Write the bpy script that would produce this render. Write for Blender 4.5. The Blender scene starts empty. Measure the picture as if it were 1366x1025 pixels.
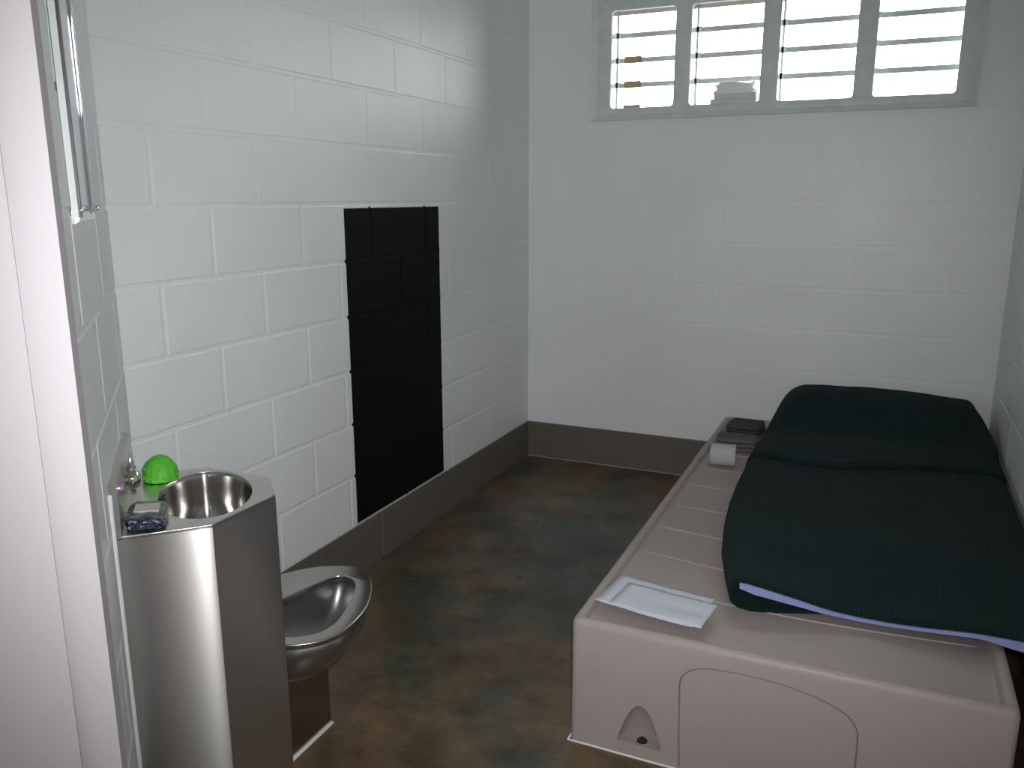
import bpy, bmesh, math, random
from mathutils import Vector, Matrix, noise as mnoise
random.seed(4)
S = bpy.context.scene
COL = S.collection
H, BL = 0.2032, 0.4064          # block course height, block length
W = 2.272                       # room width
YC = -2.6873                    # where the angled wall leaves the left wall
CEIL = 13 * H
R2 = math.sqrt(0.5)
DU = Vector((R2, -R2, 0)); DN = Vector((R2, R2, 0)); PC = Vector((0, YC, 0))
def uv(u, n, z): return PC + DU * u + DN * n + Vector((0, 0, z))

# ------------------------------------------------------------------ materials
def new_mat(name, color, rough=0.6, metal=0.0, spec=0.5, **kw):
    m = bpy.data.materials.new(name); m.use_nodes = True
    b = m.node_tree.nodes['Principled BSDF']
    b.inputs['Base Color'].default_value = (*color, 1)
    b.inputs['Roughness'].default_value = rough
    b.inputs['Metallic'].default_value = metal
    b.inputs['Specular IOR Level'].default_value = spec
    for k, v in kw.items(): b.inputs[k.replace('_', ' ')].default_value = v
    return m
def nodes(m): return m.node_tree.nodes, m.node_tree.links, m.node_tree.nodes['Principled BSDF']
def coords(m, scale=(1, 1, 1)):
    N, L, b = nodes(m)
    t = N.new('ShaderNodeTexCoord'); mp = N.new('ShaderNodeMapping'); mp.inputs['Scale'].default_value = scale
    L.new(t.outputs['Object'], mp.inputs['Vector']); return mp.outputs['Vector']
def noise_tex(m, vec, scale, detail=4, rough=.55, dist=0):
    N, L, b = nodes(m); n = N.new('ShaderNodeTexNoise')
    n.inputs['Scale'].default_value = scale; n.inputs['Detail'].default_value = detail
    n.inputs['Roughness'].default_value = rough; n.inputs['Distortion'].default_value = dist
    L.new(vec, n.inputs['Vector']); return n.outputs['Fac']
def ramp(m, fac, stops):
    N, L, b = nodes(m); r = N.new('ShaderNodeValToRGB'); e = r.color_ramp.elements
    while len(e) < len(stops): e.new(.5)
    for x, (p, c) in zip(e, stops): x.position = p; x.color = (*c, 1) if len(c) == 3 else c
    L.new(fac, r.inputs['Fac']); return r.outputs['Color']
def bump(m, fac, strength, dist, prev=None):
    N, L, b = nodes(m); bp = N.new('ShaderNodeBump')
    bp.inputs['Strength'].default_value = strength; bp.inputs['Distance'].default_value = dist
    L.new(fac, bp.inputs['Height'])
    if prev: L.new(prev, bp.inputs['Normal'])
    L.new(bp.outputs['Normal'], b.inputs['Normal']); return bp.outputs['Normal']
def mixc(m, fac, a, b_, mode='MIX'):
    N, L, b = nodes(m); x = N.new('ShaderNodeMix'); x.data_type = 'RGBA'; x.blend_type = mode
    for v, i in ((fac, 0), (a, 6), (b_, 7)):
        if isinstance(v, (int, float)): x.inputs[i].default_value = v
        elif isinstance(v, tuple): x.inputs[i].default_value = (*v, 1)
        else: L.new(v, x.inputs[i])
    return x.outputs[2]
def setcol(m, out): N, L, b = nodes(m); L.new(out, b.inputs['Base Color'])

def painted(name, color, rough=.42, bs=.25):
    m = new_mat(name, color, rough)
    v = coords(m)
    dark = tuple(c * .93 for c in color)
    setcol(m, ramp(m, noise_tex(m, v, 2.2, 5), [(.3, dark), (.7, color)]))
    n = bump(m, noise_tex(m, v, 160, 3), bs, .0012)
    bump(m, noise_tex(m, v, 14, 3), .2, .004, n)
    return m
M = {}
M['wall'] = painted('wall_paint', (.735, .75, .755))
M['base'] = painted('brown_base_paint', (.122, .108, .085), .5)
M['black'] = painted('black_board_paint', (.0045, .0045, .0055), .7, .35)
M['black'].node_tree.nodes['Principled BSDF'].inputs['Specular IOR Level'].default_value = .12
M['ceil'] = painted('ceiling_paint', (.78, .78, .77), .6)
M['cream'] = new_mat('cream_steel_paint', (.42, .395, .41), .75, spec=.12)
bump(M['cream'], noise_tex(M['cream'], coords(M['cream']), 90, 2), .08, .001)
M['frame'] = new_mat('grey_green_steel_paint', (.58, .63, .615), .45)
setcol(M['frame'], ramp(M['frame'], noise_tex(M['frame'], coords(M['frame']), 16, 5), [(.3, (.52, .57, .555)), (.7, (.60, .65, .635))]))
M['rust'] = new_mat('rusty_block', (.40, .29, .18), .8)
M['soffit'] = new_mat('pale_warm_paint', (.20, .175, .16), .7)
M['lip'] = new_mat('dark_lip_and_rim_shade', (.045, .03, .034), .4)  # plain dark colour; on the toilet rim it stands in for shade
M['caulk'] = new_mat('white_caulk', (.80, .84, .83), .45)
M['edge'] = new_mat('pale_floor_sealant', (.30, .26, .22), .6)
# stained concrete floor
m = M['floor'] = new_mat('stained_concrete', (.07, .055, .04), .34, spec=.45)
v = coords(m)
N, L, b = nodes(m)
gm = N.new('ShaderNodeMapping'); gm.inputs['Location'].default_value = (-.76 / .75, 1.25 / 1.0, 0); gm.inputs['Scale'].default_value = (1 / .75, 1.0, 1); L.new(v, gm.inputs['Vector'])
gr = N.new('ShaderNodeTexGradient'); gr.gradient_type = 'SPHERICAL'; L.new(gm.outputs['Vector'], gr.inputs['Vector'])
ma = N.new('ShaderNodeMath'); ma.operation = 'MULTIPLY_ADD'; ma.inputs[1].default_value = .24; L.new(gr.outputs['Fac'], ma.inputs[0]); L.new(noise_tex(m, v, 2.4, 6, .62, .5), ma.inputs[2])
sb = N.new('ShaderNodeMath'); sb.operation = 'SUBTRACT'; sb.inputs[1].default_value = .055; L.new(ma.outputs[0], sb.inputs[0])
c1 = ramp(m, sb.outputs[0], [(.30, (.165, .098, .052)), (.44, (.140, .100, .058)), (.56, (.080, .083, .056)), (.72, (.054, .070, .060))])
c2 = ramp(m, noise_tex(m, v, 6, 7, .65), [(.33, (.55, .5, .45)), (.55, (1, 1, 1)), (.75, (1.35, 1.25, 1.1))])
c3 = ramp(m, noise_tex(m, v, 45, 4, .7), [(.3, (.8, .8, .8)), (.7, (1.12, 1.12, 1.12))])
o = mixc(m, 1.0, mixc(m, 1.0, c1, c2, 'MULTIPLY'), c3, 'MULTIPLY')
N, L, b = nodes(m)
setcol(m, o)
rr = ramp(m, noise_tex(m, v, 5, 4), [(.3, (.26,) * 3), (.7, (.48,) * 3)]); L.new(rr, b.inputs['Roughness'])
bump(m, noise_tex(m, v, 90, 3), .06, .001)
# moulded plastic bunk
m = M['bunk'] = new_mat('taupe_moulded_plastic', (.355, .305, .285), .42, spec=.3)
v = coords(m); bump(m, noise_tex(m, v, 330, 2), .18, .0008)
M['bolt'] = new_mat('dark_bolt', (.08, .07, .06), .4, .8)
M['seam'] = new_mat('panel_seam', (.20, .175, .16), .6)
# steels
def steel(name, rough, aniso, col=(.60, .585, .56), stretch=None, rot=0.0):
    m = new_mat(name, col, rough, 1.0)
    N, L, b = nodes(m)
    if aniso:
        b.inputs['Anisotropic'].default_value = aniso; b.inputs['Anisotropic Rotation'].default_value = rot
        t = N.new('ShaderNodeTangent'); t.direction_type = 'RADIAL'; t.axis = 'Z'; L.new(t.outputs['Tangent'], b.inputs['Tangent'])
    if stretch:
        v = coords(m, stretch); n = noise_tex(m, v, 1, 3)
        L.new(ramp(m, n, [(.3, (rough * .8,) * 3), (.7, (rough * 1.25,) * 3)]), b.inputs['Roughness'])
        bump(m, n, .04, .0006)
    return m
M['steel'] = steel('brushed_steel', .27, .995, (.52, .50, .475), rot=.25)
M['satin'] = steel('satin_steel', .30, 0)
M['bowl'] = steel('toilet_steel', .27, 0, (.52, .51, .48))
M['ped'] = steel('pedestal_steel', .16, 0, (.40, .36, .34))
M['bowl_in'] = steel('dull_bowl_steel', .36, 0, (.34, .33, .32))
M['basin'] = steel('spun_steel', .17, .88, (.50, .48, .46), rot=.25)
M['chrome'] = steel('chrome', .07, 0, (.75, .74, .74))
M['mirror'] = steel('polished_steel_plate', .09, 0, (.62, .65, .68))
M['polished'] = steel('polished_steel_edge', .05, 0, (.80, .79, .80))
M['button'] = new_mat('mauve_button', (.42, .30, .44), .25, .6)
# cloth
m = M['green'] = new_mat('dark_green_blanket', (.010, .030, .030), .95, spec=.05, Sheen_Weight=.03, Sheen_Roughness=.6)
v = coords(m)
N, L, b = nodes(m)
wv = N.new('ShaderNodeTexWave'); wv.wave_type = 'BANDS'; wv.bands_direction = 'X'; wv.inputs['Scale'].default_value = 26; wv.inputs['Distortion'].default_value = 1.2; wv.inputs['Detail'].default_value = 2
wy = N.new('ShaderNodeTexWave'); wy.wave_type = 'BANDS'; wy.bands_direction = 'Y'; wy.inputs['Scale'].default_value = 40; wy.inputs['Distortion'].default_value = .8
L.new(v, wv.inputs['Vector']); L.new(v, wy.inputs['Vector'])
setcol(m, mixc(m, 1.0, ramp(m, noise_tex(m, v, 5, 5), [(.3, (.0050, .0185, .0175)), (.7, (.0078, .0255, .0240))]), ramp(m, wv.outputs['Fac'], [(0, (.82,) * 3), (1, (1.1,) * 3)]), 'MULTIPLY'))
n = bump(m, wv.outputs['Fac'], .55, .003); n = bump(m, wy.outputs['Fac'], .3, .0015, n); bump(m, noise_tex(m, v, 420, 2), .4, .001, n)
M['blue'] = new_mat('periwinkle_sheet', (.25, .28, .52), .85, spec=.2)
bump(M['blue'], noise_tex(M['blue'], coords(M['blue']), 60, 3), .3, .003)
M['paper'] = new_mat('white_paper', (.60, .62, .68), .7)
M['tissue'] = new_mat('tissue_roll', (.40, .395, .40), .9)
bump(M['tissue'], noise_tex(M['tissue'], coords(M['tissue']), 80, 3), .4, .002)
M['card'] = new_mat('grey_card_core', (.32, .27, .22), .9)
M['charcoal'] = new_mat('charcoal_cloth', (.070, .066, .070), .95, spec=.1)
bump(M['charcoal'], noise_tex(M['charcoal'], coords(M['charcoal']), 70, 4), .6, .004)
M['mauve'] = new_mat('mauve_grey_cloth', (.135, .118, .126), .95, spec=.1)
bump(M['mauve'], noise_tex(M['mauve'], coords(M['mauve']), 70, 4), .6, .004)
m = M['rubber'] = new_mat('green_rubber', (.080, .40, .030), .55, spec=.3)
m = M['packet'] = new_mat('crinkled_dark_wrapper', (.02, .025, .05), .22, spec=.7, Coat_Weight=.4, Coat_Roughness=.12)
v = coords(m)
setcol(m, ramp(m, noise_tex(m, v, 42, 5, .6, 1.5), [(.44, (.004, .005, .009)), (.53, (.014, .022, .050)), (.60, (.04, .06, .11)), (.66, (.34, .39, .46))]))
bump(m, noise_tex(m, v, 55, 4, .6, 1), .8, .006)
M['label'] = new_mat('beige_label', (.46, .43, .42), .5)
M['book'] = new_mat('grey_book_cover', (.46, .47, .49), .6)
M['book2'] = new_mat('pale_book_cover', (.58, .59, .60), .6)
M['pages'] = new_mat('page_block', (.62, .62, .62), .8)
M['bag'] = new_mat('clear_wrap', (.80, .81, .80), .4)
M['concrete_out'] = painted('dayroom_paint', (.74, .74, .73))
# clear glazing
m = M['glass'] = bpy.data.materials.new('window_glazing'); m.use_nodes = True
N, L = m.node_tree.nodes, m.node_tree.links; N.remove(N['Principled BSDF'])
tr = N.new('ShaderNodeBsdfTransparent'); gl = N.new('ShaderNodeBsdfGlossy'); gl.inputs['Roughness'].default_value = .02
fr = N.new('ShaderNodeFresnel'); fr.inputs['IOR'].default_value = 1.45; mx = N.new('ShaderNodeMixShader')
L.new(fr.outputs[0], mx.inputs[0]); L.new(tr.outputs[0], mx.inputs[1]); L.new(gl.outputs[0], mx.inputs[2]); L.new(mx.outputs[0], N['Material Output'].inputs['Surface'])

# ------------------------------------------------------------------ object helpers
def obj(name, bm, mat, parent=None, smooth=None, label=None):
    me = bpy.data.meshes.new(name)
    if isinstance(bm, bmesh.types.BMesh):
        bmesh.ops.recalc_face_normals(bm, faces=bm.faces[:]); bm.to_mesh(me); bm.free()
    else: me = bm
    me.materials.clear(); me.materials.append(mat)
    o = bpy.data.objects.new(name, me); COL.objects.link(o)
    if parent is not None: attach(o, parent)
    if smooth is not None:
        for p in me.polygons: p.use_smooth = True
        try: me.set_sharp_from_angle(angle=math.radians(smooth))
        except Exception: pass
    if label: o['label'] = label
    return o
def world_loc(o): return o.location + (world_loc(o.parent) if o.parent and o.type == 'EMPTY' else Vector())
def attach(o, parent):
    o.parent = parent
    if parent.type == 'EMPTY': o.matrix_parent_inverse = Matrix.Translation(-parent.location)
def thing(name, label, cat, loc, group=None):
    e = bpy.data.objects.new(name, None); COL.objects.link(e); e.location = loc; e.empty_display_size = .05
    e['label'] = label; e['category'] = cat
    if group: e['group'] = group
    return e
def tag(o, label, cat, group=None):
    o['label'] = label; o['category'] = cat
    if group: o['group'] = group
    return o
def structure(o): o['kind'] = 'structure'; return o
def hexa(bm, P):     # P: 8 points, bottom ring 0-3, top ring 4-7
    vs = [bm.verts.new(p) for p in P]
    for f in ((3, 2, 1, 0), (4, 5, 6, 7), (0, 1, 5, 4), (1, 2, 6, 5), (2, 3, 7, 6), (3, 0, 4, 7)): bm.faces.new([vs[i] for i in f])
    return vs
def box(bm, x0, x1, y0, y1, z0, z1):
    return hexa(bm, [Vector(p) for p in ((x0, y0, z0), (x1, y0, z0), (x1, y1, z0), (x0, y1, z0), (x0, y0, z1), (x1, y0, z1), (x1, y1, z1), (x0, y1, z1))])
def ubox(bm, u0, u1, n0, n1, z0, z1):
    return hexa(bm, [uv(*p) for p in ((u0, n0, z0), (u1, n0, z0), (u1, n1, z0), (u0, n1, z0), (u0, n0, z1), (u1, n0, z1), (u1, n1, z1), (u0, n1, z1))])
def bevel(bm, w, seg=2, angle=30):
    es = [e for e in bm.edges if len(e.link_faces) == 2 and e.calc_face_angle(0) > math.radians(angle)]
    bmesh.ops.bevel(bm, geom=es, offset=w, segments=seg, profile=.5, affect='EDGES', clamp_overlap=True); return bm
def loft(bm, rings, cap0=True, cap1=True, closed=True):
    vr = [[bm.verts.new(p) for p in r] for r in rings]
    n = len(vr[0])
    for a, b_ in zip(vr, vr[1:]):
        for i in range(n if closed else n - 1):
            j = (i + 1) % n; bm.faces.new((a[i], a[j], b_[j], b_[i]))
    if cap0: bm.faces.new(vr[0][::-1])
    if cap1: bm.faces.new(vr[-1])
    return vr
def tube(bm, pts, r, seg=10, caps=True):
    rings = []
    pts = [Vector(p) for p in pts]
    rs = r if isinstance(r, (list, tuple)) else [r] * len(pts)
    up = None
    for i, p in enumerate(pts):
        t = (pts[min(i + 1, len(pts) - 1)] - pts[max(i - 1, 0)]).normalized()
        if up is None: up = Vector((0, 0, 1)) if abs(t.z) < .9 else Vector((1, 0, 0))
        a = up - t * up.dot(t); a.normalize(); c = t.cross(a); up = a
        rings.append([p + (a * math.cos(2 * math.pi * k / seg) + c * math.sin(2 * math.pi * k / seg)) * rs[i] for k in range(seg)])
    loft(bm, rings, caps, caps)
def lathe(bm, base, prof, seg=24, axis=Vector((0, 0, 1))):
    axis = axis.normalized(); a = axis.orthogonal().normalized(); c = axis.cross(a)
    loft(bm, [[base + axis * h + (a * math.cos(2 * math.pi * k / seg) + c * math.sin(2 * math.pi * k / seg)) * max(r, 1e-5) for k in range(seg)] for r, h in prof])
def plate(name, loops, half, bev, xf, res=2):
    """flat plate with holes from 2D outlines, bevelled, moved into place by xf"""
    cu = bpy.data.curves.new(name, 'CURVE'); cu.dimensions = '2D'; cu.fill_mode = 'BOTH'; cu.extrude = half - bev; cu.bevel_depth = bev; cu.bevel_resolution = res; cu.offset = -bev
    for lp in loops:
        s = cu.splines.new('POLY'); s.points.add(len(lp) - 1); s.use_cyclic_u = True
        for p, q in zip(s.points, lp): p.co = (q[0], q[1], 0, 1)
    o = bpy.data.objects.new(name, cu); COL.objects.link(o)
    dg = bpy.context.evaluated_depsgraph_get(); me = bpy.data.meshes.new_from_object(o.evaluated_get(dg))
    bpy.data.objects.remove(o); bpy.data.curves.remove(cu)
    bm = bmesh.new(); bm.from_mesh(me); bmesh.ops.remove_doubles(bm, verts=bm.verts[:], dist=1e-5)
    for v in bm.verts: v.co = xf(v.co)
    return bm
def rrect(x0, x1, y0, y1, r, n=6):
    out = []
    for cx, cy, a in ((x1 - r, y1 - r, 0), (x0 + r, y1 - r, 90), (x0 + r, y0 + r, 180), (x1 - r, y0 + r, 270)):
        for k in range(n + 1):
            t = math.radians(a + 90 * k / n); out.append((cx + r * math.cos(t), cy + r * math.sin(t)))
    return out
def catmull(P, n=6, closed=True):
    out = []; N_ = len(P)
    for i in range(N_ if closed else N_ - 1):
        p = [Vector(P[(i + k) % N_] if closed else P[min(max(i + k, 0), N_ - 1)]) for k in (-1, 0, 1, 2)]
        for k in range(n):
            t = k / n
            out.append(.5 * ((2 * p[1]) + (p[2] - p[0]) * t + (2 * p[0] - 5 * p[1] + 4 * p[2] - p[3]) * t * t + (3 * p[1] - p[0] - 3 * p[2] + p[3]) * t ** 3))
    if not closed: out.append(Vector(P[-1]))
    return out
def lerp_tab(tab, x):
    if x <= tab[0][0]: return tab[0][1]
    for (a, va), (b_, vb) in zip(tab, tab[1:]):
        if x <= b_: return va + (vb - va) * (x - a) / (b_ - a)
    return tab[-1][1]
def sstep(a, b_, x):
    t = min(1, max(0, (x - a) / (b_ - a))); return t * t * (3 - 2 * t)

# ------------------------------------------------------------------ block walls
def block_wall(bm, P, D, NRM, u0, u1, z0, z1, phase, depth, holes=(), gw=.0045, bv=.0045, off=0.0, thick=.19):
    """faces of painted blocks with recessed joints over a slab; phase = a joint of the even courses"""
    def pt(u, n, z): return P + D * u + NRM * n + Vector((0, 0, z))
    c = int(math.floor(z0 / H + 1e-6))
    while c * H < z1 - 1e-6:
        za, zb = max(c * H, z0), min((c + 1) * H, z1)
        ph = phase + (0 if c % 2 == 0 else BL / 2)
        k = math.floor((u0 - ph) / BL)
        while ph + k * BL < u1:
            ua, ub = max(ph + k * BL, u0), min(ph + (k + 1) * BL, u1); k += 1
            if ub - ua < .012: continue
            rects = [(ua, ub)]
            for (h0, h1, hz0, hz1) in holes:
                if za < hz1 - 1e-6 and zb > hz0 + 1e-6:
                    rects = [r for (a, b_) in rects for r in ((a, min(b_, h0)), (max(a, h1), b_)) if r[1] - r[0] > .012]
            for (a, b_) in rects:
                g0 = [pt(*q) for q in ((a + gw, off - depth, za + gw), (b_ - gw, off - depth, za + gw), (b_ - gw, off - depth, zb - gw), (a + gw, off - depth, zb - gw))]
                e = gw + bv
                g1 = [pt(*q) for q in ((a + e, off, za + e), (b_ - e, off, za + e), (b_ - e, off, zb - e), (a + e, off, zb - e))]
                v0 = [bm.verts.new(p) for p in g0]; v1 = [bm.verts.new(p) for p in g1]
                for i in range(4): bm.faces.new((v0[i], v0[(i + 1) % 4], v1[(i + 1) % 4], v1[i]))
                bm.faces.new(v1)
        c += 1
    cells = [(u0, u1, z0, z1)]
    for (h0, h1, hz0, hz1) in holes:
        nc = []
        for (a, b_, s, t) in cells:
            A, B_, S_, T = max(a, h0), min(b_, h1), max(s, hz0), min(t, hz1)
            if A >= B_ or S_ >= T: nc.append((a, b_, s, t)); continue
            nc += [q for q in ((a, A, s, t), (B_, b_, s, t), (A, B_, s, S_), (A, B_, T, t)) if q[1] - q[0] > 1e-6 and q[3] - q[2] > 1e-6]
        cells = nc
    for (a, b_, s, t) in cells:
        hexa(bm, [pt(*q) for q in ((a, off - thick, s), (b_, off - thick, s), (b_, off - depth, s), (a, off - depth, s), (a, off - thick, t), (b_, off - thick, t), (b_, off - depth, t), (a, off - depth, t))])
X, Y, Z = Vector((1, 0, 0)), Vector((0, 1, 0)), Vector((0, 0, 1)); O0 = Vector((0, 0, 0))
def wall(name, mat, *a, **k):
    bm = bmesh.new(); block_wall(bm, *a, **k)
    me = bpy.data.meshes.new(name); bm.to_mesh(me); bm.free(); me.materials.append(mat)
    o = bpy.data.objects.new(name, me); COL.objects.link(o)
    bm = bmesh.new(); bm.from_mesh(me); bmesh.ops.recalc_face_normals(bm, faces=bm.faces[:])
    # open block faces must look into the room
    nrm = a[2]
    for f in bm.faces:
        if len(f.edges) and any(len(e.link_faces) == 1 for e in f.edges) and f.normal.dot(nrm) < 0: f.normal_flip()
    bm.to_mesh(me); bm.free()
    return structure(o)
JL, JB = -2.3385, .62
UEND = (W / R2)
WIN = (.345, 2.07, 9 * H, 12 * H)
UD0, UD1, ZD = 1.262, 2.30, 2.12
wall('wall_left', M['wall'], O0, Y, X, YC - .1, .19, H, CEIL, JL, .0017)
wall('wall_back', M['wall'], O0, X, -Y, -.19, W + .19, H, CEIL, JB, .0005, holes=(WIN,))
wall('wall_right', M['wall'], Vector((W, 0, 0)), Y, -X, YC - W - .2, .19, H, CEIL, JL + .1, .0018)
wall('wall_front', M['wall'], PC, DU, DN, -.1, UEND + .2, H, CEIL, .31, .0022, holes=((UD0, UD1, 0, ZD),))
wall('baseboard_left', M['base'], O0, Y, X, YC - .1, .19, 0, H, JL, .0016)
wall('baseboard_back', M['base'], O0, X, -Y, -.19, W + .19, 0, H, JB, .001)
wall('baseboard_right', M['base'], Vector((W, 0, 0)), Y, -X, YC - W - .2, .19, 0, H, JL + .1, .0016)
wall('baseboard_front', M['base'], PC, DU, DN, -.1, UEND + .2, 0, H, .31, .002, holes=((UD0, UD1, 0, ZD),))
bm = bmesh.new(); box(bm, -3.6, 3.2, -8.0, .19, -.12, 0); structure(obj('floor', bm, M['floor']))
bm = bmesh.new(); box(bm, -3.6, 3.2, -8.0, .19, CEIL, CEIL + .15); structure(obj('ceiling', bm, M['ceil']))
bm = bmesh.new(); tube(bm, [(0, -.003, .001), (1.10, -.003, .001)], .0035, 6); structure(obj('trim_1', bm, M['edge']))
# the dayroom outside the door opening, closed off by plain painted walls
def plain(name, pts):
    bm = bmesh.new()
    (a, b_) = pts; d = (b_ - a).normalized(); n = Vector((-d.y, d.x, 0)) * .1
    hexa(bm, [a, b_, b_ + n, a + n, a + Z * CEIL, b_ + Z * CEIL, b_ + n + Z * CEIL, a + n + Z * CEIL])
    structure(obj(name, bm, M['concrete_out']))
plain('wall_dayroom_far', (uv(4.2, -3.2, 0), uv(-.4, -3.2, 0)))
plain('wall_dayroom_left', (uv(-.4, -3.2, 0), uv(-.4, -.19, 0)))
plain('wall_dayroom_right', (uv(4.2, -.19, 0), uv(4.2, -3.2, 0)))

# black painted rectangle, follows the block joints
bm = bmesh.new(); block_wall(bm, O0, Y, X, -1.697, -.993, H + .004, 1.412, JL, .0028, off=.0016, thick=.0040, gw=.004, bv=.004)
o = obj('painted_board', bm, M['black']); tag(o, 'tall matte black painted rectangle on the white block wall', 'painted board')

# ------------------------------------------------------------------ door frame
dr = bpy.data.objects.new('door_1', None); COL.objects.link(dr); dr.location = uv(UD0, 0, 0); structure(dr)
def frame_bm(u0, u1, n0, n1, z0, z1, w=.003):
    bm = bmesh.new(); ubox(bm, u0, u1, n0, n1, z0, z1); return bevel(bm, w, 3)
obj('door_jamb', frame_bm(UD0 - .045, UD0 + .008, -.20, .050, 0, ZD + .05), M['cream'], dr, 40)
obj('door_jamb', frame_bm(UD1 - .008, UD1 + .045, -.20, .050, 0, ZD + .05), M['cream'], dr, 40)
obj('door_head', frame_bm(UD0 + .008, UD1 - .008, -.20, .050, ZD - .008, ZD + .05), M['cream'], dr, 40)
obj('door_stop', frame_bm(UD0 + .007, UD0 + .0115, -.16, .0055, 0, ZD - .008, .0015), M['cream'], dr, 40)
obj('door_stop', frame_bm(UD1 - .0115, UD1 - .007, -.16, .0055, 0, ZD - .008, .0015), M['cream'], dr, 40)

# ------------------------------------------------------------------ window
wn = bpy.data.objects.new('window_1', None); COL.objects.link(wn); wn.location = (.345, 0, 9 * H); structure(wn)
PAN = [(.443, .762), (.838, 1.168), (1.246, 1.575), (1.656, 1.987)]
ZP0, ZP1 = 1.878, 2.334
loops = [rrect(.362, 2.056, 1.8365, 2.42, .004, 1)] + [rrect(a, b_, ZP0, ZP1, .016)[::-1] for a, b_ in PAN]
obj('window_frame', plate('wf', loops, .014, .003, lambda c: Vector((c.x, .006 - c.z, c.y))), M['frame'], wn, 30)
bm = bmesh.new()   # outer flange round the frame
F0, F1, G0, G1 = .343, 2.072, 1.820, 2.440
for a in (((F0, G0), (F1, G0), (.366, .0225), (2, 1)),): pass
def flange(bm, quad_o, quad_i, yo, yi, yb):
    o_ = [bm.verts.new((x, yo, z)) for x, z in quad_o]; i_ = [bm.verts.new((x, yi, z)) for x, z in quad_i]
    ob = [bm.verts.new((x, yb, z)) for x, z in quad_o]; ib = [bm.verts.new((x, yb, z)) for x, z in quad_i]
    for k in range(4):
        j = (k + 1) % 4
        bm.faces.new((o_[k], o_[j], i_[j], i_[k])); bm.faces.new((o_[k], ob[k], ob[j], o_[j])); bm.faces.new((i_[k], i_[j], ib[j], ib[k])); bm.faces.new((ob[k], ib[k], ib[j], ob[j]))
flange(bm, [(F0, G0), (F1, G0), (F1, G1), (F0, G1)], [(.374, 1.845), (2.046, 1.845), (2.046, 2.41), (.374, 2.41)], -.022, -.009, .02)
obj('window_surround', bevel(bm, .002, 2), M['frame'], wn, 30)
RAILS = {}
for zz in (1.997, 2.115, 2.234):
    bm = bmesh.new(); box(bm, .35, 2.065, .094, .104, zz - .0115, zz + .0115)
    RAILS[zz] = obj('window_rail', bevel(bm, .003, 2), M['frame'], wn, 30)
for xx in (.447, .848, 1.249, 1.65):
    bm = bmesh.new(); box(bm, xx - .0055, xx + .0055, .086, .094, 1.87, 2.34); obj('window_rod', bevel(bm, .0015, 2), M['frame'], wn, 30)
    for zz in (1.997, 2.115, 2.234):
        bm = bmesh.new(); box(bm, xx - .004 - .012, xx + .020, .086, .0935, zz - .011, zz + .013); obj('rail_clip', bevel(bm, .004, 2), M['frame'], RAILS[zz], 30)
for zz in (1.883, 1.997, 2.115):
    bm = bmesh.new(); box(bm, .487, .572, .078, .0935, zz - .014, zz + .017); obj('latch_block', bevel(bm, .005, 2), M['rust'], wn, 30, label='rusty brown latch block behind the rail')
bm = bmesh.new(); box(bm, .35, 2.065, .020, .19, 1.829, 1.874); obj('window_ledge', bm, M['frame'], wn)
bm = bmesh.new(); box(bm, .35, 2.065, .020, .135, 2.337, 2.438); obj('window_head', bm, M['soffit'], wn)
bm = bmesh.new(); box(bm, .35, 2.065, .150, .156, 1.874, 2.438); obj('window_glass', bm, M['glass'], wn)

# things standing on the window ledge
def book(name, x0, x1, y0, y1, z0, t, cov, rot, label):
    c = Vector(((x0 + x1) / 2, (y0 + y1) / 2, z0)); e = thing(name, label, 'book', c, 'books on the window ledge')
    Rm = Matrix.Rotation(math.radians(rot), 4, 'Z')
    def fix(bm):
        for v in bm.verts: v.co = c + (Rm @ (v.co - c))
        return bm
    hx, hy = (x1 - x0) / 2, (y1 - y0) / 2
    for nm, a, b_ in (('front_cover', t - .002, t), ('back_cover', 0, .002)):
        bm = bmesh.new(); box(bm, x0, x1, y0, y1, z0 + a, z0 + b_); obj(nm, fix(bevel(bm, .0008, 1)), cov, e)
    bm = bmesh.new(); box(bm, x1 - .0025, x1, y0, y1, z0 + .002, z0 + t - .002); obj('spine', fix(bm), cov, e)
    bm = bmesh.new(); box(bm, x0 + .004, x1 - .0025, y0 + .003, y1 - .003, z0 + .002, z0 + t - .002); obj('pages', fix(bm), M['pages'], e)
book('book', .930, 1.150, .030, .085, 1.874, .028, M['book'], 1, 'grey book lying flat on the window ledge at the bottom of the stack')
book('book', .948, 1.150, .031, .085, 1.902, .024, M['book2'], -2, 'paler book lying flat on top of another book in the window')
bm = bmesh.new(); rings = []
for i in range(9):
    t = i / 8; z = 1.926 + .050 * t; hw = .094 - .012 * t ** 2 + .007 * math.sin(t * 9); hd = .025 - .006 * t
    rings.append([Vector((1.045 + hw * math.copysign(abs(math.cos(a)) ** .5, math.cos(a)) + .004 * math.sin(7 * a + i), .058 + hd * math.copysign(abs(math.sin(a)) ** .6, math.sin(a)), z + (.005 * math.sin(3 * a + 1) if i > 5 else 0))) for a in [2 * math.pi * k / 32 for k in range(32)]])
loft(bm, rings); tag(obj('plastic_bag', bm, M['bag'], None, 50), 'crumpled clear plastic wrap on the books in the window', 'plastic wrap')

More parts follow.
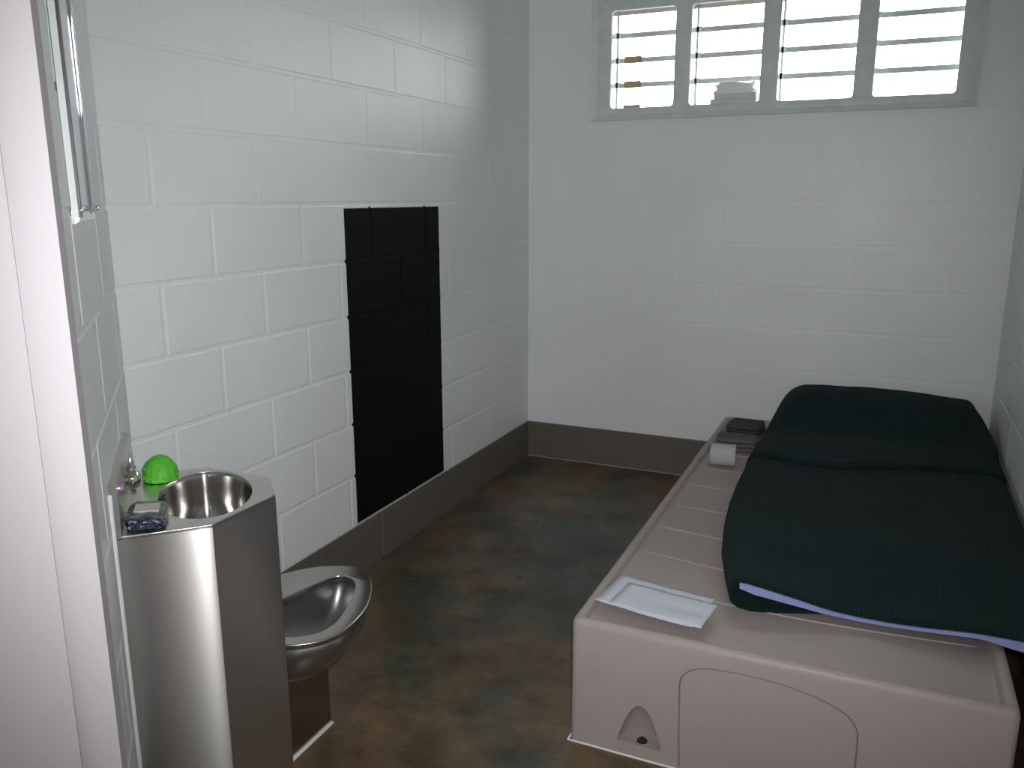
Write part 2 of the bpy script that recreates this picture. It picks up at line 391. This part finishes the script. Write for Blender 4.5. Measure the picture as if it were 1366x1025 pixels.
# ------------------------------------------------------------------ mirror
mr = thing('steel_mirror', 'polished steel mirror plate fixed to the angled wall above the sink', 'mirror', uv(.51, 0, 1.41))
U0, U1, Z0, Z1 = .425, .700, 1.412, 1.90
bm = bmesh.new(); G = []
for i in range(25):
    a = -1 + 2 * i / 24; row = []
    for j in range(41):
        b_ = j / 40; d = .0013 * (a * a - 1) * (.75 + .45 * math.sin(5.2 * b_ + .6)) + .00025 * mnoise.noise(Vector((a * 1.5, b_ * 4, 2)))
        row.append(bm.verts.new(uv((U0 + U1) / 2 + a * ((U1 - U0) / 2 - .004), .0062 + d, Z0 + .004 + (Z1 - Z0 - .008) * b_)))
    G.append(row)
for i in range(24):
    for j in range(40): bm.faces.new((G[i][j], G[i + 1][j], G[i + 1][j + 1], G[i][j + 1]))
r = bmesh.ops.extrude_face_region(bm, geom=bm.faces[:])
for v in [g for g in r['geom'] if isinstance(g, bmesh.types.BMVert)]: v.co -= DN * .0055
obj('mirror_plate', bm, M['mirror'], mr, 40)
EDGE = []
def edge_roll(name, a, b_, half):
    bm = bmesh.new(); t = (b_ - a).normalized(); side = t.cross(DN).normalized(); rings = []
    for p in (a, b_):
        rings.append([p + side * (half * math.cos(s)) + DN * (.002 + .010 * math.sin(s)) for s in [math.pi * k / 16 for k in range(17)]] + [p - side * half, p + side * half])
    loft(bm, rings); EDGE.append(obj(name, bm, M['polished'], mr, 50))
edge_roll('mirror_edge', uv(U0 + .004, 0, Z0), uv(U0 + .004, 0, Z1), .020)
bm = bmesh.new(); ubox(bm, U1 - .012, U1 + .004, .001, .0115, Z0, Z1); obj('mirror_edge', bevel(bm, .002, 2), M['frame'], mr, 40)
bm = bmesh.new(); ubox(bm, U1 - .013, U1 + .002, .0115, .0160, Z0, Z1); obj('mirror_lip', bevel(bm, .002, 2), M['lip'], mr, 40, label='dark lip along the near edge')
edge_roll('mirror_edge', uv(U0, 0, Z0), uv(U1, 0, Z0), .011)
edge_roll('mirror_edge', uv(U0, 0, Z1), uv(U1, 0, Z1), .011)
for u in (U0, U1):
    for z in (Z0 + .012, Z1 - .012):
        bm = bmesh.new(); lathe(bm, uv(u, .014, z), [(.0055, 0), (.0055, .003), (.003, .005), (0, .0055)], 14, DN); obj('mirror_screw', bm, M['chrome'], EDGE[1 if z < 1.6 else 2], 40)

# ------------------------------------------------------------------ steel sink and toilet unit
sk = thing('sink_toilet_unit', 'stainless steel sink cabinet with a toilet bowl on its far side', 'sink toilet', uv(.443, .1, 0))
UA, UB, NF, NC = .246, .640, .318, .182; ZT = .80
def oct_pts():
    P = []
    # near side panel is slightly bowed
    for k in range(0, 21):
        t = 1 - (1 - k / 20) ** 2; n = NC * t; P.append((UB - .0013 * t ** 9, n))
    P += [(UB - .134, NF), (UA + .134, NF), (UA, NC), (UA, 0)]
    return P
OP = oct_pts()
bm = bmesh.new(); loft(bm, [[uv(u, n, z) for u, n in OP] for z in (0, .2, .4, .6, ZT - .004)], cap0=True, cap1=False)
obj('cabinet', bm, M['steel'], sk, 25)
CU, CN, AU, AN = .438, .173, .158, .100
oval = [(CU + AU * math.cos(2 * math.pi * k / 64), CN + AN * math.sin(2 * math.pi * k / 64)) for k in range(64)]
deck = [(u, n) for u, n in OP]
obj('sink_deck', plate('dk', [deck, oval[::-1]], .004, .0015, lambda c: uv(c.x, c.y, ZT - .004 + c.z)), M['satin'], sk, 30)
bm = bmesh.new(); rings = []
for f, d in ((1.0, .002), (.985, .004), (.97, .012), (.955, .04), (.93, .075), (.87, .105), (.72, .125), (.45, .134), (.14, .138), (.13, .146), (.02, .147)):
    rings.append([uv(CU + AU * f * math.cos(2 * math.pi * k / 64), CN + AN * f * math.sin(2 * math.pi * k / 64), ZT - d) for k in range(64)])
loft(bm, rings, False, True); obj('basin', bm, M['basin'], sk, 40)
bm = bmesh.new(); ubox(bm, UA - .002, UB, .0, .016, ZT - .006, .906); splash = obj('backsplash', bevel(bm, .002, 2), M['satin'], sk, 30)
bm = bmesh.new()
lathe(bm, uv(.44, .014, .852), [(.019, 0), (.019, .002), (.014, .004), (.0215, .009), (.0240, .016), (.0225, .023), (.016, .029), (.006, .032), (.001, .033)], 24, DN)
lathe(bm, uv(.44, .028, .872), [(.010, -.004), (.010, .010), (.0065, .012), (.006, .020), (.003, .026), (.0015, .040), (.0005, .041)], 16)
lathe(bm, uv(.44, .028, .836), [(.001, -.020), (.0055, -.018), (.0065, -.008), (.006, .004)], 16)
obj('spout', bm, M['chrome'], sk, 40, label='chrome drinking spout on the backsplash')
for u, z in ((.631, .896),):
    bm = bmesh.new(); lathe(bm, uv(u, .016, z), [(.013, 0), (.013, .003), (.010, .004), (.0095, .010), (.007, .0125), (.001, .013)], 20, DN)
    obj('push_button', bm, M['button'], splash, 40, label='round mauve push button')
# caulk along the wall
bm = bmesh.new(); rings = []
for i in range(60):
    z = .885 * i / 59; w = .0075 + .0015 * mnoise.noise(Vector((0, 0, z * 14)))
    rings.append([uv(UB - .002, 0, z), uv(UB + w, 0, z), uv(UB + w * .6, w * .55, z), uv(UB - .002, w * .9, z)])
loft(bm, rings); obj('caulk_bead', bm, M['caulk'], sk, 60, label='white caulk bead along the wall')
# toilet
TZ = .38
outer = catmull([(.222, -2.58, 0), (.233, -2.49, 0), (.268, -2.42, 0), (.325, -2.355, 0), (.385, -2.322, 0), (.440, -2.315, 0), (.495, -2.345, 0), (.548, -2.412, 0), (.592, -2.500, 0), (.610, -2.585, 0), (.606, -2.655, 0), (.578, -2.710, 0), (.520, -2.752, 0), (.43, -2.768, 0), (.33, -2.755, 0), (.262, -2.712, 0), (.230, -2.650, 0)], 6)
inner = catmull([(.345, -2.610, 0), (.362, -2.545, 0), (.385, -2.455, 0), (.402, -2.398, 0), (.425, -2.378, 0), (.462, -2.384, 0), (.492, -2.412, 0), (.523, -2.470, 0), (.556, -2.565, 0), (.567, -2.620, 0), (.553, -2.676, 0), (.500, -2.717, 0), (.43, -2.728, 0), (.372, -2.708, 0), (.346, -2.665, 0)], 6)
def toward(P, c, f, z): return [Vector((c[0] + (p.x - c[0]) * f[0], c[1] + (p.y - c[1]) * f[1], z)) for p in P]
rim = obj('toilet_rim', plate('tr', [[(p.x, p.y) for p in outer], [(p.x, p.y) for p in inner][::-1]], .008, .004, lambda c: Vector((c.x, c.y, TZ - .008 + c.z)), 3), M['bowl'], sk, 40)
c0 = (.42, -2.56); bm = bmesh.new()
loft(bm, [toward(outer, c0, (f, f), z) for f, z in ((.93, TZ - .012), (.955, TZ - .024), (.965, TZ - .040))] +
     [[Vector((p.x + (.405 - .42) * t, p.y - .05 * t, z)) for p in toward(outer, c0, (f, g), z)] for f, g, z, t in ((.94, .95, .315, .1), (.84, .87, .278, .3), (.64, .74, .246, .7), (.40, .60, .236, 1), (.2, .4, .234, 1))], False, True)
bowl = obj('toilet_bowl', bm, M['bowl'], sk, 50)
ci = (.45, -2.56); bm = bmesh.new()
loft(bm, [toward(inner, ci, (f, f), z) for f, z in ((1.0, TZ - .004), (1.03, TZ - .018), (1.02, TZ - .035), (.97, .325), (.86, .29), (.66, .268), (.38, .256), (.12, .250))], False, True)
obj('bowl_inside', bm, M['bowl_in'], bowl, 50)
bm = bmesh.new(); q_ = toward(inner, ci, (1.004, 1.004), TZ - .0155); tube(bm, q_ + [q_[0]], .0042, 6, False); obj('rim_shade_ring', bm, M['lip'], rim, 60, label='dark ring standing in for the shade under the inner rim')  # dark ring paints in the shade line below the rim, no real seal
bm = bmesh.new(); box(bm, .325, .466, -2.74, -2.520, 0, .241); obj('pedestal', bevel(bm, .004, 2), M['ped'], sk, 30)
bm = bmesh.new(); tube(bm, [(.468, -2.74, .002), (.468, -2.519, .002), (.325, -2.519, .002)], .006, 8); obj('caulk_bead', bm, M['caulk'], sk, 60, label='white caulk bead on the floor')

# things on the sink deck
pk = thing('soap_packet', 'dark blue crinkled soap packet with a beige label on the sink edge', 'packet', uv(.558, .062, ZT))
def packet_pt(a, b_, z):    # a along u, b along n, both -1..1
    k = uv(.574 + .058 * a + .008 * b_, .060 + .038 * b_ - .003 * a, ZT + z); return k
bm = bmesh.new(); bmesh.ops.create_cube(bm, size=2); bmesh.ops.subdivide_edges(bm, edges=bm.edges[:], cuts=9, use_grid_fill=True)
for v in bm.verts:
    a, b_, c = v.co
    k = (abs(a) ** 5 + abs(b_) ** 5 + abs(c) ** 5) ** (1 / 5); a, b_, c = a / k, b_ / k, c / k
    z = .0140 + .0135 * c + (.0025 * mnoise.noise(Vector((a * 3, b_ * 3, c * 2))) if c > -.5 else 0)
    w = 1 + .05 * mnoise.noise(Vector((a * 2.5 + 5, b_ * 2.5, c * 3)))
    v.co = packet_pt(a * w, b_ * w, max(z, .0006))
obj('wrapper', bm, M['packet'], pk, 60)
bm = bmesh.new(); G = [[None] * 5 for _ in range(5)]
for i in range(5):
    for j in range(5):
        a, b_ = -.52 + .85 * i / 4, -.60 + 1.25 * j / 4
        G[i][j] = bm.verts.new(packet_pt(a * .9, b_,   .0298 + .0025 * mnoise.noise(Vector((a * 3, b_ * 3, 2)))))
for i in range(4):
    for j in range(4): bm.faces.new((G[i][j], G[i + 1][j], G[i + 1][j + 1], G[i][j + 1]))
r = bmesh.ops.extrude_face_region(bm, geom=bm.faces[:])
for v in [g for g in r['geom'] if isinstance(g, bmesh.types.BMVert)]: v.co.z -= .0035
obj('paper_label', bm, M['label'], pk, 60, label='beige rectangular label')

bm = bmesh.new(); gc = uv(.300, .078, ZT + .0012); rr_ = .0395; rings = []
for i in range(15):
    t = i / 14; ph = math.radians(90 * t)
    rings.append([gc + Vector((rr_ * max(math.cos(ph), 0.002) * (1 + .045 * math.sin(14 * a) * (1 - t) ** 3) * math.cos(a), rr_ * max(math.cos(ph), .002) * (1 + .045 * math.sin(14 * a) * (1 - t) ** 3) * math.sin(a), .0035 + .054 * math.sin(ph) - (.0 if t > .05 else .0025 - .0015 * math.sin(14 * a)))) for a in [2 * math.pi * k / 56 for k in range(56)]])
loft(bm, rings)
for row, (el, cnt) in enumerate(((8, 13), (30, 11), (52, 8), (73, 4))):
    for k in range(cnt):
        a = 2 * math.pi * (k + .5 * (row % 2)) / cnt; e = math.radians(el)
        d = Vector((math.cos(e) * math.cos(a), math.cos(e) * math.sin(a), math.sin(e)))
        p = gc + Vector((d.x * rr_, d.y * rr_, .0035 + .054 * d.z))
        lathe(bm, p - d * .001, [(.0046, .0003), (.0042, .0018), (.0030, .0022), (.0022, .0012), (.0005, .001)], 10, d)
tag(obj('rubber_dome', bm, M['rubber'], None, 50), 'bright green knobbly rubber dome on the back of the steel sink', 'rubber dome')

# ------------------------------------------------------------------ bunk
BX0, BX1, BY0, BY1, BZ = 1.103, 2.130, -2.316, -.055, .362
bk = thing('bunk', 'taupe moulded plastic bunk bed base along the right wall', 'bunk', ((BX0 + BX1) / 2, (BY0 + BY1) / 2, 0))
def rr3(inset, z, r): return [Vector((x, y, z)) for x, y in rrect(BX0 + inset, BX1 - inset, BY0 + inset, BY1 - inset, r, 5)]
bm = bmesh.new()
loft(bm, [rr3(i, z, r) for i, z, r in ((0, 0, .02), (0, .2, .02), (0, .345, .02), (.002, .355, .019), (.006, .361, .018), (.012, .3645, .017), (.020, .3645, .016), (.027, .361, .016), (.031, .355, .016), (.035, .347, .018), (.042, .3435, .02), (.054, .3425, .02))])
body = obj('bunk_body', bm, M['bunk'], bk)
def difference(target, cutters):
    for c in cutters:
        md = target.modifiers.new('cut', 'BOOLEAN'); md.operation = 'DIFFERENCE'; md.object = c; md.solver = 'EXACT'
    dg = bpy.context.evaluated_depsgraph_get(); me = bpy.data.meshes.new_from_object(target.evaluated_get(dg))
    old = target.data; target.modifiers.clear(); target.data = me; bpy.data.meshes.remove(old)
    for c in cutters: bpy.data.objects.remove(c)
cuts = []
bm = bmesh.new(); z0, z1 = .040, .156
loft(bm, [[Vector((1.297 + max(.060 * math.sqrt(max(1 - t, 0)), .0004) * math.cos(a), BY0 + max(.062 * math.sqrt(max(1 - t, 0)), .0004) * math.sin(a), z0 + (z1 - z0) * t)) for a in [2 * math.pi * k / 40 for k in range(40)]] for t in (0, .15, .3, .45, .6, .72, .82, .9, .95, .98, 1)])
cuts.append(obj('cutter', bm, M['bunk']))
seam = [(1.405, -.01), (1.400, .10), (1.397, .19), (1.396, .245), (1.402, .268), (1.420, .288), (1.450, .301), (1.50, .308), (1.56, .310), (1.62, .308), (1.67, .302), (1.72, .292), (1.76, .279), (1.79, .262), (1.808, .240), (1.815, .21), (1.815, .12), (1.812, -.01)]
sp = catmull([Vector((x, BY0, z)) for x, z in seam], 4, False)
bm = bmesh.new(); tube(bm, sp, .0022, 6); cuts.append(obj('cutter', bm, M['bunk']))
difference(body, cuts)
bm = bmesh.new(); tube(bm, [p + Vector((0, .0016, 0)) for p in sp if p.z > .004], .0014, 6); obj('panel_seam', bm, M['seam'], bk, 60, label='thin dark outline of the front access panel')
body.data.materials.clear(); body.data.materials.append(M['bunk'])
for p in body.data.polygons: p.use_smooth = True
body.data.set_sharp_from_angle(angle=math.radians(32))
bm = bmesh.new(); lathe(bm, Vector((1.300, BY0 + .022, .0385)), [(.014, 0), (.014, .003), (.010, .0045), (.0085, .009), (.004, .0095), (.0035, .005), (.0005, .005)], 20); obj('anchor_bolt', bm, M['bolt'], bk, 35, label='dark anchor bolt in its recess')
bm = bmesh.new()
for yy, bow in ((-.40, 0), (-.64, 0), (-.87, .0), (-1.095, .004), (-1.335, .02), (-1.555, .03), (-1.775, .035), (-2.005, .02)):
    pts = []
    for k in range(25):
        t = k / 24; x = 1.150 + (2.075 - 1.150) * t
        pts.append((x, yy - bow * math.sin(math.pi * t) * 1.6, .3430))
    tube(bm, pts, [.0005] + [.0028] * 23 + [.0005], 8)
obj('deck_ridges', bm, M['bunk'], bk, 60)
bm = bmesh.new(); tube(bm, [(BX0 - .002, -.06, .002), (BX0 - .002, BY0 - .002, .002), (BX1, BY0 - .002, .002)], .0036, 8); obj('caulk_bead', bm, M['caulk'], bk, 60, label='white caulk bead at the floor')

# ------------------------------------------------------------------ blanket
XL = [(-2.10, 1.480), (-2.04, 1.465), (-1.97, 1.445), (-1.8, 1.403), (-1.6, 1.374), (-1.4, 1.356), (-1.2, 1.347), (-1.0, 1.345), (-.63, 1.356), (-.3, 1.366), (-.05, 1.372)]
ZF = [(1.45, .428), (1.49, .427), (1.56, .420), (1.63, .408), (1.70, .388), (1.784, .374), (1.89, .381), (2.05, .397), (2.16, .402), (2.26, .395)]
YFT = [(1.45, -2.050), (1.63, -2.045), (1.784, -2.020), (1.9, -2.03), (2.05, -2.040), (2.26, -2.045)]
YFB = [(1.45, -2.040), (1.49, -2.050), (1.54, -2.058), (1.636, -2.025), (1.767, -1.980), (2.0, -1.95)]
YCR = [(1.34, -.955), (1.43, -.915), (1.52, -.935), (1.605, -.958), (1.70, -.985), (1.765, -.985), (1.88, -.925), (2.02, -.855), (2.12, -.830), (2.25, -.815)]
ZB = .3482
def lsm(tab, x, w=.04): return sum(lerp_tab(tab, x + w * k / 3) for k in range(-3, 4)) / 7
def top_z(x, y):
    f = sstep(-1.62, -2.05, y)
    z = .440 + .012 * math.sin((x - 1.3) * 3.2) * (1 - f) - .008
    z = z * (1 - f) + lsm(ZF, x) * f
    z += .118 * sstep(-.62, -.19, y) * (1 - .12 * sstep(1.9, 2.2, x))
    z += .004 * mnoise.noise(Vector((x * 4, y * 3, 0))) + .0025 * mnoise.noise(Vector((x * 9, y * 7, 3)))
    return z
def build_blanket():
    NB, NA, NT = 16, 14, 64
    cols = NB + NA + NT
    js = [k / 50 for k in range(51)]                 # front edge to crease
    rows = []
    def column(i, yb):
        """point for section index i at nominal y"""
        xl = lerp_tab(XL, yb)
        return xl
    def section(i, yfun, layer, edge=0.0):
        if i < NB:
            s = 1 - i / NB; x = 1.52 + s * .42; kind = 0
        elif i < NB + NA:
            kind = 1; s = (i - NB) / NA; x = 1.42
        else:
            kind = 2; s = (i - NB - NA) / (NT - 1); x = 1.5 + s * .75
        return kind, s, x
    out = []
    def point(i, y_of_x, layer):
        kind, s, x = section(i, None, layer)
        if kind == 0:
            y = y_of_x(x, 0); xl = lerp_tab(XL, y); x2 = xl + .03 + (x - 1.52); return Vector((x2, y, ZB + layer * .0))
        if kind == 1:
            y0 = y_of_x(1.47, 0); y1 = y_of_x(1.47, 1); y = y0 + (y1 - y0) * s; xl = lerp_tab(XL, y)
            zt = top_z(xl + .07, y) + layer; r = (zt - ZB) / 2; a = math.pi * (1.5 - s)
            rx = min(r, .055) if zt < .47 else r * .95
            z = ZB + r + r * math.sin(a)
            lean = .25 * max(zt - .45, 0) * (z - ZB) / max(zt - ZB, .01)
            return Vector((xl + rx + rx * math.cos(a) - (layer * .4) + lean, y, z))
        y = y_of_x(x, 1); xl = lerp_tab(XL, y); zt0 = top_z(xl + .07, y) + layer; r = (zt0 - ZB) / 2
        rx = min(r, .055) if zt0 < .47 else r * .95
        lean = .25 * max(zt0 - .45, 0)
        xa = xl + rx + lean; xe = 2.252 - .05 * sstep(-.5, -.15, y); x2 = xa + (xe - xa) * s
        z = top_z(x2, y) + layer
        d = max(x2 - (xe - .05), 0) / .05; z -= (.03 + .04 * sstep(-.5, -.15, y)) * (1 - math.sqrt(max(1 - d * d, 0)))
        return Vector((x2, y, z))
    def yf(x, top): return lsm(YFT, x) if top else lsm(YFB, x, .05)
    YB = -.112
    for t in js:
        out.append((lambda x, top, t=t: yf(x, top) + (lsm(YCR, x, .05) - .004 - yf(x, top)) * (1 - (1 - t) ** 1.15), 0.0))
    out.append((lambda x, top: lsm(YCR, x, .05) - .010, .008))
    out.append((lambda x, top: lsm(YCR, x, .05) - .006, .0155))
    for k in range(1, 41):
        t = k / 40
        out.append((lambda x, top, t=t: lsm(YCR, x, .05) + .004 + (YB - lsm(YCR, x, .05) - .004) * (1 - (1 - t) ** 1.5), .017))
    bm = bmesh.new(); V = []
    for yfn, lay in out: V.append([bm.verts.new(point(i, yfn, lay if i >= NB else lay * 0)) for i in range(cols)])
    # round the head end down to the bunk
    last = [v.co.copy() for v in V[-1]]
    for q in range(1, 9):
        a = q / 8 * math.pi / 2; row = []
        for i, c in enumerate(last):
            if i < NB: row.append(bm.verts.new(c + Vector((0, .0005 * q, 0)))); continue
            z = ZB + (c.z - ZB) * (math.cos(a) ** .6 if a < math.pi / 2 - .01 else .02); row.append(bm.verts.new(Vector((c.x, c.y + .048 * math.sin(a) * min(1, (c.z - ZB) / .1) * .45, z))))
        V.append(row)
    for a, b_ in zip(V, V[1:]):
        for i in range(cols - 1): bm.faces.new((a[i], a[i + 1], b_[i + 1], b_[i]))
    return bm
bl = obj('blanket', build_blanket(), M['green'], None, 70)
sd = bl.modifiers.new('thickness', 'SOLIDIFY'); sd.thickness = .007; sd.offset = 0
tag(bl, 'dark green waffle-weave blanket folded over itself on the taupe bunk', 'blanket')
# blue sheet under the top layer
bm = bmesh.new(); rings = []
for k in range(40):
    x = 1.492 + (2.235 - 1.492) * k / 39
    t = lerp_tab([(1.49, .016), (1.53, .023), (1.60, .020), (1.75, .010), (1.9, .008), (2.08, .011), (2.14, .022), (2.24, .032)], x)
    yf_ = lsm(YFT, x) - .004; ring = []
    prof = []
    for q in range(8):
        y = yf_ + .30 * q / 7; prof.append((y, top_z(min(x, 2.2), y) - .0045))
    low = max if x < 2.12 else (lambda a, b_: a)
    ring = [Vector((x, y, z)) for y, z in prof] + [Vector((x, y, low(z - t, .3445))) for y, z in prof[::-1]]
    rings.append(ring)
loft(bm, rings); tag(obj('blue_sheet', bm, M['blue'], None, 40), 'periwinkle blue sheet peeking from under the front edge of the green blanket', 'sheet')

# ------------------------------------------------------------------ papers and small things on the bunk
def sheet(c4, z, lift, seed, label):
    bm = bmesh.new(); n = 12; G = []
    A, B_, C, D = [Vector((*p, 0)) for p in c4]
    for i in range(n + 1):
        row = []
        for j in range(n + 1):
            s, t = i / n, j / n; p = A * (1 - s) * (1 - t) + B_ * (1 - s) * t + C * s * t + D * s * (1 - t)
            p.z = z + lift * abs(mnoise.noise(Vector((s * 2 + seed, t * 2, 0)))) + lift * 1.6 * (s - .5) ** 4 * 8 * (1 if seed % 2 else .4); row.append(bm.verts.new(p))
        G.append(row)
    for i in range(n):
        for j in range(n): bm.faces.new((G[i][j], G[i + 1][j], G[i + 1][j + 1], G[i][j + 1]))
    o = obj('paper_sheet', bm, M['paper'], None, 60); m_ = o.modifiers.new('thickness', 'SOLIDIFY'); m_.thickness = .0006; m_.offset = 0
    tag(o, label, 'paper', 'papers on the bunk corner')
sheet([(1.130, -2.205), (1.158, -2.020), (1.432, -2.062), (1.408, -2.247)], .3670, .004, 1, 'white paper sheet underneath on the front corner of the bunk')
sheet([(1.175, -2.215), (1.190, -2.075), (1.448, -2.108), (1.430, -2.252)], .3735, .005, 4, 'smaller white paper lying on top of another sheet at the bunk corner')
tr_ = thing('toilet_roll', 'pale toilet paper roll lying on the far end of the bunk', 'toilet roll', (1.235, -.80, .3435))
bm = bmesh.new(); ax = Vector((1, .12, 0)).normalized(); cen = Vector((1.225, -.80, .3440 + .046)); a_ = ax.orthogonal().normalized(); c_ = ax.cross(a_); rings = []
for r_, h_ in ((.021, -.052), (.042, -.052), (.046, -.048), (.046, .048), (.042, .052), (.021, .052)):
    rings.append([cen + ax * h_ + (a_ * math.cos(2 * math.pi * k / 40) + c_ * math.sin(2 * math.pi * k / 40)) * r_ for k in range(40)])
loft(bm, rings, False, False); obj('paper', bm, M['tissue'], tr_, 40)
bm = bmesh.new(); loft(bm, [[cen + ax * h_ + (a_ * math.cos(2 * math.pi * k / 40) + c_ * math.sin(2 * math.pi * k / 40)) * r_ for k in range(40)] for r_, h_ in ((.0212, -.0515), (.0212, .0515), (.019, .0515), (.019, -.0515), (.0212, -.0515))], False, False); obj('core', bm, M['card'], tr_, 40)
def folded(name, x0, x1, y0, y1, z0, h, rot, mat, label, n=3):
    bm = bmesh.new(); c = Vector(((x0 + x1) / 2, (y0 + y1) / 2, 0)); Rm = Matrix.Rotation(math.radians(rot), 4, 'Z')
    for k in range(n):
        t = h / n; b2 = bmesh.new(); bmesh.ops.create_cube(b2, size=2); bmesh.ops.subdivide_edges(b2, edges=b2.edges[:], cuts=8, use_grid_fill=True)
        for v in b2.verts:
            a, b_, q = v.co; kk = (abs(a) ** 6 + abs(b_) ** 6 + abs(q) ** 3) ** (1 / 6); kk = max(kk, .9)
            a, b_ = a / kk, b_ / kk
            p = Vector(((x1 - x0) / 2 * a * (1 - .03 * k), (y1 - y0) / 2 * b_ * (1 - .03 * k), 0)); p = c + Rm @ p
            p.z = z0 + t * k + t * .5 + q * t * .52 * (1 - .35 * max(abs(a), abs(b_)) ** 6) + .003 * mnoise.noise(Vector((a * 2, b_ * 2, k)))
            p.z = max(p.z, z0 + .0005)
            v.co = p
        me = bpy.data.meshes.new('tmp'); b2.to_mesh(me); b2.free(); bm.from_mesh(me); bpy.data.meshes.remove(me)
    return tag(obj(name, bm, mat, None, 60), label, 'folded cloth', 'folded cloths at the bunk end')
folded('folded_cloth', 1.145, 1.335, -.60, -.46, .3445, .055, 6, M['mauve'], 'mauve grey folded cloth behind the toilet roll on the bunk', 3)
folded('folded_cloth', 1.150, 1.320, -.34, -.15, .3445, .045, -2, M['charcoal'], 'charcoal folded cloth on the bunk nearest the back wall', 3)

# ------------------------------------------------------------------ light
wd = bpy.data.worlds.new('sky'); S.world = wd; wd.use_nodes = True
bg = wd.node_tree.nodes['Background']; bg.inputs['Strength'].default_value = 10.0
N, L = wd.node_tree.nodes, wd.node_tree.links      # bright overcast above, duller ground below
tc = N.new('ShaderNodeTexCoord'); sx = N.new('ShaderNodeSeparateXYZ'); rp = N.new('ShaderNodeValToRGB')
rp.color_ramp.elements[0].position = .46; rp.color_ramp.elements[0].color = (.34, .34, .32, 1); rp.color_ramp.elements[1].position = .51; rp.color_ramp.elements[1].color = (.96, .98, 1, 1)
mp = N.new('ShaderNodeMapRange'); mp.inputs[1].default_value = -1
L.new(tc.outputs['Generated'], sx.inputs[0]); L.new(sx.outputs['Z'], mp.inputs[0]); L.new(mp.outputs[0], rp.inputs[0]); L.new(rp.outputs[0], bg.inputs['Color'])
def area(name, loc, aim, sx, sy, power, col):
    l = bpy.data.lights.new(name, 'AREA'); l.shape = 'RECTANGLE'; l.size = sx; l.size_y = sy; l.energy = power; l.color = col
    o = bpy.data.objects.new(name, l); COL.objects.link(o); o.location = loc
    d = Vector(aim) - Vector(loc); o.rotation_euler = d.to_track_quat('-Z', 'Z').to_euler(); return o
area('dayroom_fill_light', uv(1.9, -3.0, 1.45), uv(1.75, 0, 1.35), 1.6, 1.7, 45, (1.0, .98, 1.0))  # added fill lamp beyond the doorway, no actual window there
f = bpy.data.lights.new('camera_flash', 'SPOT'); f.energy = 153; f.shadow_soft_size = .02; f.spot_size = math.radians(90); f.spot_blend = 1.0; f.color = (.97, .985, 1.0)
fo = bpy.data.objects.new('camera_flash', f); COL.objects.link(fo)

# ------------------------------------------------------------------ camera
cx, cy, cz, yaw, pit, rol = 1.7759, -4.1991, 1.4455, .4203, .2219, -.0016
fw = Vector((-math.sin(yaw) * math.cos(pit), math.cos(yaw) * math.cos(pit), -math.sin(pit)))
r_ = Vector((math.cos(yaw), math.sin(yaw), 0)); u_ = r_.cross(fw)
R_, U_ = r_ * math.cos(rol) + u_ * math.sin(rol), u_ * math.cos(rol) - r_ * math.sin(rol)
cd = bpy.data.cameras.new('camera'); co = bpy.data.objects.new('camera', cd); COL.objects.link(co)
mw = Matrix(((R_.x, U_.x, -fw.x, cx), (R_.y, U_.y, -fw.y, cy), (R_.z, U_.z, -fw.z, cz), (0, 0, 0, 1)))
co.matrix_world = mw; cd.sensor_width = 36; cd.lens = 36 * 1106.74 / 1366; cd.clip_start = .02; cd.clip_end = 60
S.camera = co
fo.location = Vector((cx, cy, cz)) + R_ * .03 + U_ * .035 + fw * .03
fo.rotation_euler = (fw - R_ * .02 + U_ * .06).to_track_quat('-Z', 'Y').to_euler()

S.view_settings.view_transform = 'Standard'; S.view_settings.look = 'None'; S.view_settings.exposure = 0; S.view_settings.gamma = 1
S.view_settings.use_curve_mapping = False
S.cycles.use_denoising = True
S.cycles.max_bounces = 12; S.cycles.diffuse_bounces = 6; S.cycles.glossy_bounces = 6; S.cycles.sample_clamp_indirect = 12
S.cycles.blur_glossy = .15; S.cycles.caustics_reflective = True; S.cycles.caustics_refractive = False
